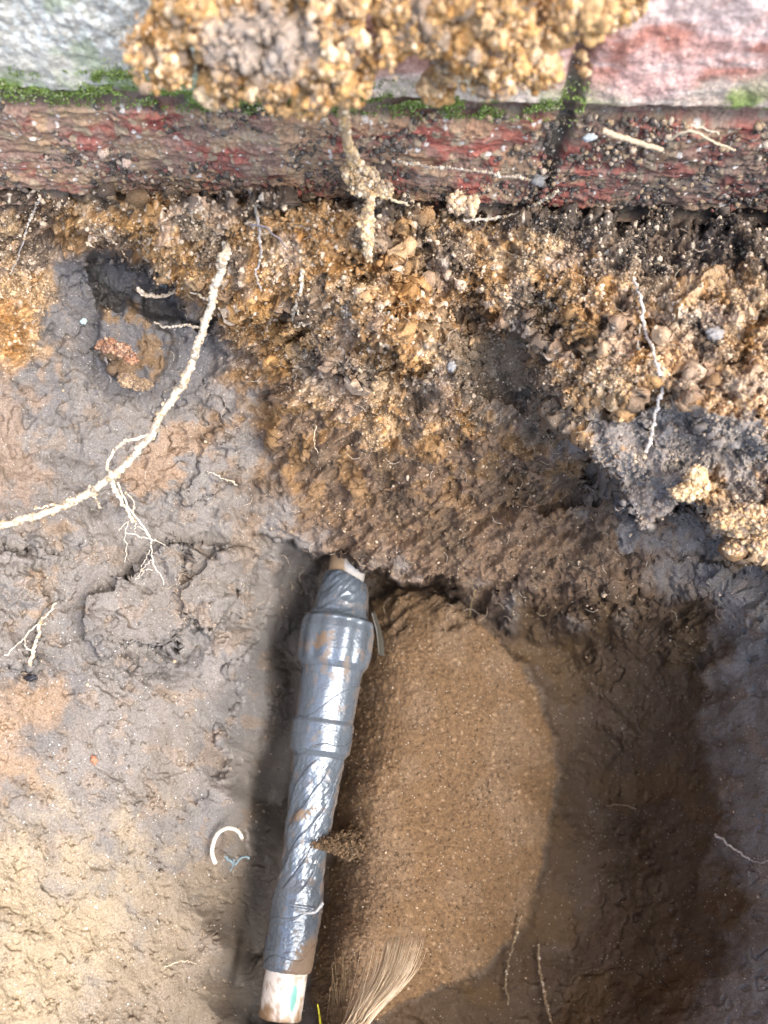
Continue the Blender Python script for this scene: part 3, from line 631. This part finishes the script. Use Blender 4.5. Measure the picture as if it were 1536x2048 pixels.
simple_root('beaded white root hanging down the right-hand sandy bank', [
  ([(1268,555),(1282,600),(1288,650),(1305,700),(1318,740),(1325,765),(1318,800),(1308,840),(1300,880),(1292,905)], .0007, .0006, dict(n=140, amp=.7, col_=(.6,.56,.5), grit=260, gritpal=[(.7,.66,.6), (.6,.5,.38), (.45,.42,.4)], lift=.003)),
  ([(1282,650),(1275,690),(1280,700)], .0004, .0003, dict(grit=20, col_=WH))])
simple_root('dark thin root with pale end dangling below the bricks, right of the thick root', [
  ([(500,380),(512,420),(520,470),(520,520),(512,550),(522,580)], .0007, .0004, dict(col_=GY, grit=60, lift=.004)), ([(500,450),(530,455),(560,480),(575,500)], .0005, .0003, dict(col_=(.2,.18,.2), lift=.004))])
simple_root('short whitish forked root tip under the sandy ledge left of centre', [([(603,540),(602,580),(592,610),(585,640)], .0008, .0004, dict(col_=(.6,.56,.5), grit=150, lift=.003)), ([(590,612),(600,632)], .0004, .0003, dict(col_=WH))])
simple_root('thin grey dotted root on the sandy soil near the left edge', [([(78,395),(70,420),(55,450),(45,490),(30,530),(18,548)], .0004, .0003, dict(col_=(.42,.40,.39), grit=60, lift=.002))])
simple_root('thin beige root trailing over the ochre soil to the dark hollow at left', [([(180,440),(205,465),(228,485),(245,505),(258,522)], .0003, .0002, dict(col_=(.6,.46,.3), grit=30, lift=.003))])
simple_root('stubby sandy root poking into the dark hollow left of the thick root', [([(275,580,.43),(300,592,.432),(335,590,.434),(360,575,.436)], .0010, .0008, dict(col_=(.55,.44,.32), grit=160)), ([(340,555,.42),(365,578,.424),(388,602,.43)], .0004, .0002, dict(col_=(.6,.48,.3)))])
simple_root('hair-thin pale root with a fork hanging on the brown clay in the middle', [([(632,850),(628,880),(634,905),(640,940)], .0003, .0002, dict(col_=(.6,.5,.36), lift=.002)), ([(634,912),(645,918),(656,918)], .0002, .0001, dict(col_=(.6,.5,.36)))])
simple_root('short cream rootlet lying on the grey clay below the thick root', [([(414,942),(432,950),(450,958),(475,970)], .0003, .0003, dict(col_=WH, grit=14)), ])
simple_root('branching white root on the grey clay at the left edge, lower than the thick root', [
  ([(113,1207),(95,1228),(80,1245),(75,1275),(65,1305),(60,1330)], .0005, .0010, dict(col_=(.66,.6,.5), grit=120)),
  ([(80,1245),(60,1262),(45,1280),(25,1298),(8,1312)], .0005, .0003, dict(col_=(.66,.62,.52))), ([(50,1275),(52,1295),(60,1300)], .0004, .0003, dict(col_=(.66,.62,.52))), ([(78,1250),(92,1248)], .0002, .0002, dict(col_=WH))])
simple_root('pale twig-like root lying along the foot of the red brick, right of the hanging root', [([(765,390),(790,402),(820,410),(860,424)], .0007, .0004, dict(col_=(.6,.5,.34), grit=60, lift=.006))])
simple_root('grey gritty root curving along the bottom of the red brick near the centre right', [([(925,440),(980,438),(1040,425),(1085,402),(1115,382)], .0006, .0005, dict(col_=(.4,.37,.33), grit=200, lift=.006)), ])
simple_root('thin gritty root line drawn across the red brick at right of centre', [([(795,322,.352),(850,332,.354),(920,338,.355),(1000,350,.356),(1060,358,.357)], .0005, .0004, dict(col_=(.3,.25,.22), grit=220))])
simple_root('beige dry stem lying on the brick ledge at the upper right', [([(1205,262,.318),(1260,280,.324),(1325,300,.332)], .0013, .0010, dict(col_=(.46,.37,.26), amp=.15))], name='twig', cat='twig')
simple_root('thin curved straw at the upper right corner on the dark dirt', [([(1335,280,.326),(1380,262,.32),(1430,285,.326),(1470,300,.33)], .0006, .0004, dict(col_=(.5,.42,.3), amp=.15)), ([(1380,250,.318),(1440,268,.322)], .0004, .0003, dict(col_=(.5,.45,.35)))], name='straw', cat='straw')
simple_root('short white straw on the grey clay at the lower right edge', [([(1430,1668),(1455,1688),(1480,1705),(1500,1720)], .0008, .0005, dict(col_=(.68,.64,.58), amp=.15, lift=.003)), ([(1495,1716),(1515,1725),(1536,1722)], .0003, .0002, dict(col_=(.6,.55,.5)))], name='straw', cat='straw')
simple_root('hair-thin pale fibre on the dark soil at right', [([(1213,1612),(1240,1610),(1272,1618)], .0003, .0002, dict(col_=(.42,.34,.22), amp=.1))], name='straw', cat='straw')
simple_root('thin branched cream rootlet on the brown clay at the lower left', [([(330,1935),(350,1926),(372,1922),(392,1928)], .0003, .0002, dict(col_=(.6,.52,.4)))])
simple_root('brown root rising from the dark bottom, left one of two beside each other', [([(1042,1830),(1030,1880),(1015,1930),(1012,1970),(1018,2010)], .0007, .0005, dict(col_=(.2,.15,.09), grit=60, lift=.006))])
simple_root('brown gritty root rising from the dark bottom, right one of two beside each other', [([(1076,1890),(1080,1940),(1090,1990),(1098,2030),(1110,2070)], .0006, .0009, dict(col_=(.24,.17,.1), grit=120, lift=.006))])
simple_root('thin olive fibre leaning on the soil beside the top of the bare floor', [([(950,1180,.50),(944,1205,.52),(938,1232,.54)], .0003, .0002, dict(col_=(.33,.26,.12), amp=.1))])
simple_root('short grey root stub on the dark clay left of the rusty lump', [([(210,715),(218,740),(222,765)], .0007, .0004, dict(col_=(.36,.33,.31), lift=.003))])
# fine mycelium-like hairs poking out of the bank: nobody could count them
arr = []
for k in range(330):
    px = rng.uniform(300, 1530); py = rng.uniform(430, 1120) if rng.random() < .75 else rng.uniform(1100, 1250)
    s = surf_s(px, py); L = rng.uniform(8, 34); an = rng.uniform(0, 6.28)
    a, _ = root_arrays([(px, py, s+.001), (px+L*.5*math.cos(an), py+L*.5*math.sin(an), s-.003), (px+L*math.cos(an+.5), py+L*math.sin(an+.5), s-rng.uniform(0, .006))], .00016, .0001, 7, amp=.1, seed=k, col_=random.choice([(.5,.42,.3), (.36,.28,.2), (.6,.52,.42)]), seg=5)
    arr += a
tag(root_mesh('fine_rootlets', arr), 'many hair-thin rootlets poking out of the bank', 'rootlets', kind='stuff')

# ------------------------------------------------------------------ white ring
ring = []
for k in range(15):
    th = R(-28+k*13.5+0); ring.append((456+29*math.cos(th), 1690-34*math.sin(th)))
ring = [(484,1678),(480,1667),(471,1659),(458,1656),(446,1659),(435,1668),(428,1682),(424,1700),(426,1714),(431,1726)]
sr = surf_s(455, 1690, 20)-.005
a, _ = root_arrays([(x, y, sr+.0006*i) for i, (x, y) in enumerate(ring)], .0011, .0014, 70, amp=.06, seed=3, col_=(.60,.60,.53), seg=12, grit=26, gritpal=[(.2,.16,.12), (.28,.24,.2)])
ringo = root_mesh('plastic_ring', a); tag(ringo, 'broken white ring half sunk in the clay left of the taped pipe', 'ring')
simple_root('frayed pale blue thread at the foot of the white ring', [([(450,1714,sr+.002),(462,1722,sr+.002),(470,1728,sr+.002),(480,1716,sr+.001),(490,1712,sr+.001),(497,1718,sr+.001)], .0007, .0006, dict(col_=(.16,.23,.26), amp=.6)), ([(468,1718,sr+.002),(466,1732,sr+.002),(460,1742,sr+.003)], .0006, .0004, dict(col_=(.15,.20,.23)))], name='thread', cat='thread')
# small flakes
def flake(name, label, cat, px, py, r, colr, rough=.4, lift=.001, asp=(1, .6, .35), rot=0):
    s = surf_s(px, py, 3)-lift; v, f = I3; v = v*(1+.20*np.sin(v@np.array([5, 3, 4.])+px)+.15*np.sin(v@np.array([-3, 7, 2.])+py)+.08*np.sin(v@np.array([11, -9, 6.])))[:, None]*np.array(asp)*r
    c, sn = math.cos(rot), math.sin(rot); v = np.stack([v[:, 0]*c-v[:, 1]*sn, v[:, 0]*sn+v[:, 1]*c, v[:, 2]], -1)
    v = v@np.array([[1, 0, 0], [0, CT, ST], [0, ST, -CT]])+P3(px, py, s)
    m = bpy.data.materials.new(name); m.use_nodes = True; b = m.node_tree.nodes['Principled BSDF']; b.inputs['Roughness'].default_value = rough
    n = m.node_tree.nodes.new('ShaderNodeTexNoise'); n.inputs['Scale'].default_value = 900
    cr = m.node_tree.nodes.new('ShaderNodeValToRGB'); cr.color_ramp.elements[0].color = tuple(x*.6 for x in colr)+(1,); cr.color_ramp.elements[1].color = tuple(min(1, x*1.4) for x in colr)+(1,)
    tcn = m.node_tree.nodes.new('ShaderNodeTexCoord'); m.node_tree.links.new(tcn.outputs['Object'], n.inputs[0]); m.node_tree.links.new(n.outputs[0], cr.inputs[0]); m.node_tree.links.new(cr.outputs[0], b.inputs['Base Color'])
    return tag(mesh_np(name, v, f, m), label, cat)
flake('chip', 'shiny black chip like a beetle shell beside the dark hollow', 'chip', 323, 562, .0048, (.02,.025,.028), .25, .001, (.55,1,.5), .4)
flake('chip', 'tiny pale turquoise chip on the grey clay at left', 'chip', 167, 643, .0020, (.45,.60,.58), .5, .001, (1,.8,.4), .5)
flake('chip', 'small black crumbled chip on the clay at the lower left edge', 'chip', 62, 1356, .0036, (.02,.022,.03), .3, .001, (1,.55,.5), .1)
flake('pebble', 'small grey-blue pebble stuck at the tip of the sandy ridge', 'pebble', 902, 733, .0026, (.26,.26,.26), .6, .006, (.8,1,.7), 0)
flake('pebble', 'pale blue chip on the brick dirt right of the vertical joint', 'pebble', 1178, 275, .0030, (.36,.40,.42), .6, .002, (1,.55,.4), .1)
flake('pebble', 'flat grey pebble set in the ochre bank at the right edge', 'pebble', 1430, 668, .0036, (.27,.26,.25), .7, .001, (1,.8,.5), 0)
flake('pebble', 'small orange brick fragment on the grey clay at the lower left', 'pebble', 188, 1520, .0026, (.46,.20,.12), .8, .0005, (.7,1,.5), .4)
flake('pebble', 'grey pebble on the bottom of the red brick next to the dirt', 'pebble', 1076, 360, .0030, (.16,.16,.16), .7, .002, (1,.9,.5), 0)
flake('pebble', 'round cream pebble on the red brick at left, upper of two', 'pebble', 205, 306, .0026, (.42,.32,.25), .8, .001, (1,.9,.6), .3)
flake('pebble', 'round pinkish pebble on the red brick at left, lower of two', 'pebble', 253, 325, .0027, (.44,.33,.26), .8, .001, (.9,.8,.6), 1)
# quartz sparkles and droplets on the clay
prob = (clay*ss(1150, 1300, PY)*ss(560, 300, PX)*(fbm(QX*50, QY*50, 151, 3) > .1)).ravel().astype(float); prob /= prob.sum()
idx = rng.choice(len(prob), 420, p=prob); v = bake(PFlat[idx]+NFlat[idx]*.0002, .0002+.0004*rng.random(420)**3, np.full((420, 3), .7), 1)
M_q = bpy.data.materials.new('quartz'); M_q.use_nodes = True; b = M_q.node_tree.nodes['Principled BSDF']; b.inputs['Base Color'].default_value = (.72,.74,.76,1); b.inputs['Roughness'].default_value = .25
tag(mesh_np('quartz_grit', v[0], v[1], M_q), 'tiny bright quartz grains sparkling on the grey clay slope at left', 'grit', kind='stuff')

# ------------------------------------------------------------------ the taped pipe
AX0 = np.array([696.0, 1120.0]); AX1 = np.array([560.0, 2030.0])
def ax(y): return 691+(y-1160)*(560-691)/(2030-1160)
def ps(y): return np.interp(y, [1100, 2060], [.572, .472])
pipe = empty('pipe', tuple(P3(ax(2030), 2030, ps(2030)))); tag(pipe, 'white plastic water pipe wrapped in silver grey tape, running through the hole', 'pipe')
bpy.context.view_layer.update()
def revolve(ys, rpx, nth, hfun=None, yshift=None):
    c = P3(ax(ys), ys, ps(ys)); T = np.gradient(c, axis=0); T /= np.linalg.norm(T, axis=1, keepdims=True)
    upv = np.array([0, -ST, CT]); A = np.cross(T, upv); A /= np.linalg.norm(A, axis=1, keepdims=True); B = np.cross(A, T)
    B *= np.sign(B[:, 2:3]); A = -A if A[0, 0] < 0 else A
    th = np.linspace(0, 2*math.pi, nth, endpoint=False); TH, YY = np.meshgrid(th, ys)
    r = (rpx*ps(ys)/F)[:, None]*np.ones_like(TH)
    if hfun is not None: r = r+hfun(TH, YY)
    v = c[:, None]+r[..., None]*(np.sin(TH)[..., None]*A[:, None]+np.cos(TH)[..., None]*B[:, None])
    return v, TH, YY
# tube
ys = np.linspace(1085, 2036, 160); rp = np.interp(ys, [1085, 2036], [36.5, 43]); 
v, TH, YY = revolve(ys, rp, 64, lambda t, y: .0012*np.maximum(0, ss(1990, 2036, y))*fbm(t*2, y*.03, 5, 2))
px_ = np.sin(TH); cc = np.ones(v.shape)*c3(.74,.71,.66); n1 = fbm(TH*2.2, YY*.03, 161, 4)
def lc(cc, c, m): m = np.clip(m, 0, 1)[..., None]; return cc*(1-m)+np.array(c)*m
cc = lc(cc, (.42,.28,.15), ss(.0, .5, n1)*ss(1970, 2030, YY)*.7); cc = lc(cc, (.24,.15,.08), ss(1995, 2036, YY+n1*40)*.9)
cc = lc(cc, (.30,.18,.09), ss(.2, .5, fbm(TH*3, YY*.05, 162, 3))*.6*(YY > 1900)); cc = lc(cc, (.12,.42,.38), ss(.25, .18, np.hypot((TH-.55)/1.0, (YY-1985)/110+ .1*n1))*.9)
cc = lc(cc, (.48,.30,.14), (YY < 1200)*ss(.1, -.1, np.sin(TH)+.2*n1)*.85)
m_pvc = mat_attr('white_plastic', rough=.35, bump=.1, bscale=400, var=.06, spec=.5)
vv = v.reshape(-1, 3); nn = len(vv); vv = np.concatenate([vv, v[-1].mean(0)[None]]); jj = np.arange(64)
capf = np.stack([jj*0+nn, (len(ys)-1)*64+(jj+1) % 64, (len(ys)-1)*64+jj], -1)
o = mesh_np('tube', vv, [grid_faces(len(ys), 64, True), capf], m_pvc, np.concatenate([cc.reshape(-1, 3), [[.1, .07, .04]]])); keep_world(o, pipe)
# tape
ys = np.linspace(1150, 1938, 1100)
rp = np.interp(ys, [1150,1163,1190,1225,1236,1243,1262,1305,1325,1338,1350,1440,1448,1500,1512,1560,1600,1650,1690,1720,1755,1780,1850,1915,1930,1938],
                   [40,43,48,54,58,69,73,74,70,60,58,55,58.5,58,49,47,45,42.5,40,40,42,47,48,47.5,47,44.5])
def tape_h(t, y):
    tw = (t+math.pi) % (2*math.pi)-math.pi
    h = 0*t
    low = ss(1512, 1530, y)*ss(1790, 1760, y)            # twisted, diagonal wrap
    ph = (y*.9+tw*78+16*pn(y*.012, tw*.9, 186))/62; fr = ph-np.floor(ph); h += low*(.0008*(1-fr)-.0004)
    ph = (y*1.0+tw*22+26*pn(y*.012, tw*.8, 185))/83; fr = ph-np.floor(ph); h += (1-low)*.00035*(1-fr)*ss(1336, 1345, y)
    w1 = ridged(tw*1.2+y*.010, y*.045+tw*3.2, 171, 3); h += .00009*w1*low+.0007*low*fbm(tw*1.3+y*.008, y*.02-tw*.5, 188, 3)
    h += low*.00014*(1-np.abs(pn(y*.07+tw*4.5, tw*.8-y*.004, 174))*3).clip(-.3, 1)
    h += ss(1340, 1350, y)*ss(1512, 1500, y)*(  .00008*ridged(tw*1.0, y*.05+tw*1.2, 172, 3))
    neck = ss(1240, 1232, y); h += neck*(.0007*(ridged(tw*1.1, y*.028+tw*.9, 173, 2)-.6))
    h += .0011*np.exp(-((y-1238-6*tw)/5)**2)
    h += ss(1780, 1800, y)*(.00025*pn(tw*.8, y*.06+tw*.6, 175)+.0002*ridged(tw*1.6+y*.01, y*.05, 187, 3)+.0006*np.exp(-((y-1815+10*np.cos(tw))/2.5)**2)*(tw > -.2))
    h += .0004*fbm(tw*1.5, y*.012, 176, 3)+.00007*pn(tw*12, y*.3, 177)
    # flats of the fitting under the tape
    col_ = ss(1238, 1246, y)*ss(1335, 1320, y); h += col_*(-.0011*np.cos(tw*6)**2*1.0)
    return h
v, TH, YY = revolve(ys, rp, 420, tape_h)
edge = 1938+7*np.cos(TH)+3*pn(TH*2, TH*0, 3); top_e = 1152+16*np.sin(TH)
TW = (TH+math.pi) % (2*math.pi)-math.pi; n1 = fbm(TW*3, YY*.035, 181, 4); n2 = fbm(TW*8, YY*.1, 182, 3)
cc = np.ones(v.shape)*c3(.15,.185,.225)*(1+.12*fbm(TW*2, YY*.02, 183, 3))[..., None]
mud = .7*ss(.15, .5, n1+.3*np.exp(-((YY-1330)/14)**2)+.15*n2-.1)*(ss(1280, 1315, YY)*ss(1370, 1345, YY))
mud = np.maximum(mud, ss(.42, .75, n1+.15*n2)*.45)
mud = np.maximum(mud, ss(-.12, .12, (YY-1900)/90+(TW-.35)*1.0+.25*n2)*ss(1840, 1880, YY)*(TW > -1))
mud = np.maximum(mud, ss(.2, .1, np.hypot((TW+.45)*.35, (YY-1620+TW*25)/70)+.12*n2))
mud = np.maximum(mud, ss(.17, .08, np.hypot((TW+.35)*.5, (YY-1280+TW*30)/110)+.08*n2))
mud = np.maximum(mud, ss(1.1, 1.35, np.abs(TW)+.3*n1)*.7)
cc = lc(cc, (.17,.115,.07), mud*.95)
m_tape = bpy.data.materials.new('silver_tape'); m_tape.use_nodes = True; t = m_tape.node_tree; b = t.nodes['Principled BSDF']
a = t.nodes.new('ShaderNodeAttribute'); a.attribute_name = 'Col'; t.links.new(a.outputs['Color'], b.inputs['Base Color'])
a = t.nodes.new('ShaderNodeAttribute'); a.attribute_name = 'wet'; t.links.new(a.outputs['Fac'], b.inputs['Roughness'])
b.inputs['Metallic'].default_value = .0; b.inputs['Specular IOR Level'].default_value = .9
a = t.nodes.new('ShaderNodeAttribute'); a.attribute_name = 'metal'; t.links.new(a.outputs['Fac'], b.inputs['Metallic'])
rgh = .27+.5*mud+.06*fbm(TW*2, YY*.03, 184, 3); met = .38*(1-mud)
v2 = v.copy()
sel = (YY[..., None] > 0)
keepf = ((YY < edge) & (YY > top_e)); idx = np.arange(v.shape[0]*v.shape[1]).reshape(YY.shape)
gf = grid_faces(len(ys), 420, True); kf = keepf.ravel()[gf].all(1)
v3 = v.reshape(-1, 3)
o = mesh_np('tape_wrap', v3, gf[kf], m_tape, cc.reshape(-1, 3), extra={'wet': rgh.ravel(), 'metal': met.ravel()}); keep_world(o, pipe)
sm_ = o.modifiers.new('thickness', 'SOLIDIFY'); sm_.thickness = .0008; sm_.offset = -1
# the loose tape end standing off the collar
fl = np.array([(742,1225,.545),(752,1262,.545),(757,1310,.548),(768,1312,.556),(764,1270,.556),(748,1222,.552)]); g = 14
ta = np.linspace(0, 1, g); P0 = smooth_path(fl[:3], g); P1 = smooth_path(fl[[5, 4, 3]], g)
q = np.array([[P0[i]*(1-w_)+P1[i]*w_ for w_ in np.linspace(0, 1, 8)] for i in range(g)]); q[..., 2] += .002*np.sin(np.linspace(0, 3, 8))[None]
fv = P3(q[..., 0], q[..., 1], q[..., 2]).reshape(-1, 3)
o = mesh_np('tape_flap', fv, grid_faces(g, 8), m_tape, np.ones((len(fv), 3))*c3(.07,.07,.06), extra={'wet': np.full(len(fv), .4), 'metal': np.full(len(fv), .0)}); keep_world(o, pipe)
sm_ = o.modifiers.new('thickness', 'SOLIDIFY'); sm_.thickness = .0006
# the curl of tape near the lower end
a, _ = root_arrays([(592,1822,.470),(612,1826,.466),(630,1824,.466),(640,1814,.468),(645,1806,.470)], .0006, .0012, 40, amp=.05, seed=2, col_=(.42,.45,.47))
o = root_mesh('tape_curl', a, mat=m_pvc); keep_world(o, pipe)
make_clump('soil_lump', 'brown mud lump pressed against the right side of the tape halfway down the pipe', 'soil lump',
 [(632,1690,ps(1690)-.017,.004,.002,.002),(655,1688,ps(1690)-.012,.006,.004,.006),(678,1685,ps(1690)-.004,.009,.006,.010),(705,1690,ps(1690)+.004,.013,.009,.008)], 1500, .0004, .0016, pal=[(.15,.10,.057), (.13,.088,.05), (.18,.12,.07)])

# ------------------------------------------------------------------ dry straw tuft and grass blade at the near edge
Vs, Qs, Ts, Cs = [], [], [], []; arr = []
for k in range(460):
    u = rng.normal()*.45; u = max(-1.1, min(1.1, u)); v_ = u+rng.normal()*.22; l = 1-.75*rng.random()**1.4
    s0 = .385+rng.uniform(-.012, .012)
    cl = np.array(random.choice([(.60,.50,.36), (.50,.39,.26), (.70,.61,.48), (.34,.25,.16), (.55,.44,.31)]))
    full = smooth_path([(600+u*60, 3180, .276), (640+u*20, 2560, .338), (672+u*18, 2130, s0), (716+u*25, 2040, s0+.012), (776+v_*44, 1948, s0+.03), (800+v_*50, 1862, s0+.05)], 26); m = max(13, int(26*(.45+.55*l)))
    a, _ = root_arrays([tuple(q_) for q_ in full[:m]], .00036, .00008, 20, amp=.05, seed=k, col_=tuple(cl), seg=5, wob=2); arr += a
tuft = root_mesh('dry_grass_tuft', arr); tag(tuft, 'frayed bundle of dry straw-coloured fibres standing at the bottom edge right of the pipe', 'grass tuft')
a, _ = root_arrays([(700,3180,.276),(655,2500,.345),(643,2090,.40),(641,2050,.402),(638,2025,.404),(635,2008,.405)], .0013, .0003, 24, amp=.08, seed=9, col_=(.55,.52,.04))
blade = root_mesh('grass_blade', a); tag(blade, 'single yellow-green grass blade tip at the bottom edge beside the pipe', 'grass blade')
for px, py in ((820,1960),):
    arr = []
    for k in range(26):
        x = rng.uniform(665, 700); a, _ = root_arrays([(x, 3180, .276), (x, 2500, .345), (x, 2100, .40), (x-4+rng.normal()*4, 2040, .405), (x+rng.normal()*8, rng.uniform(1900, 1990), .41)], .0002, .00008, 9, amp=.05, seed=k, col_=(.22,.16,.09), seg=5); arr += a
    tag(root_mesh('dry_grass_tuft', arr), 'few thin dark dry stalks between the grass blade and the straw bundle', 'grass tuft')
print('verts', sum(len(o.data.vertices) for o in bpy.data.objects if o.type == 'MESH'))
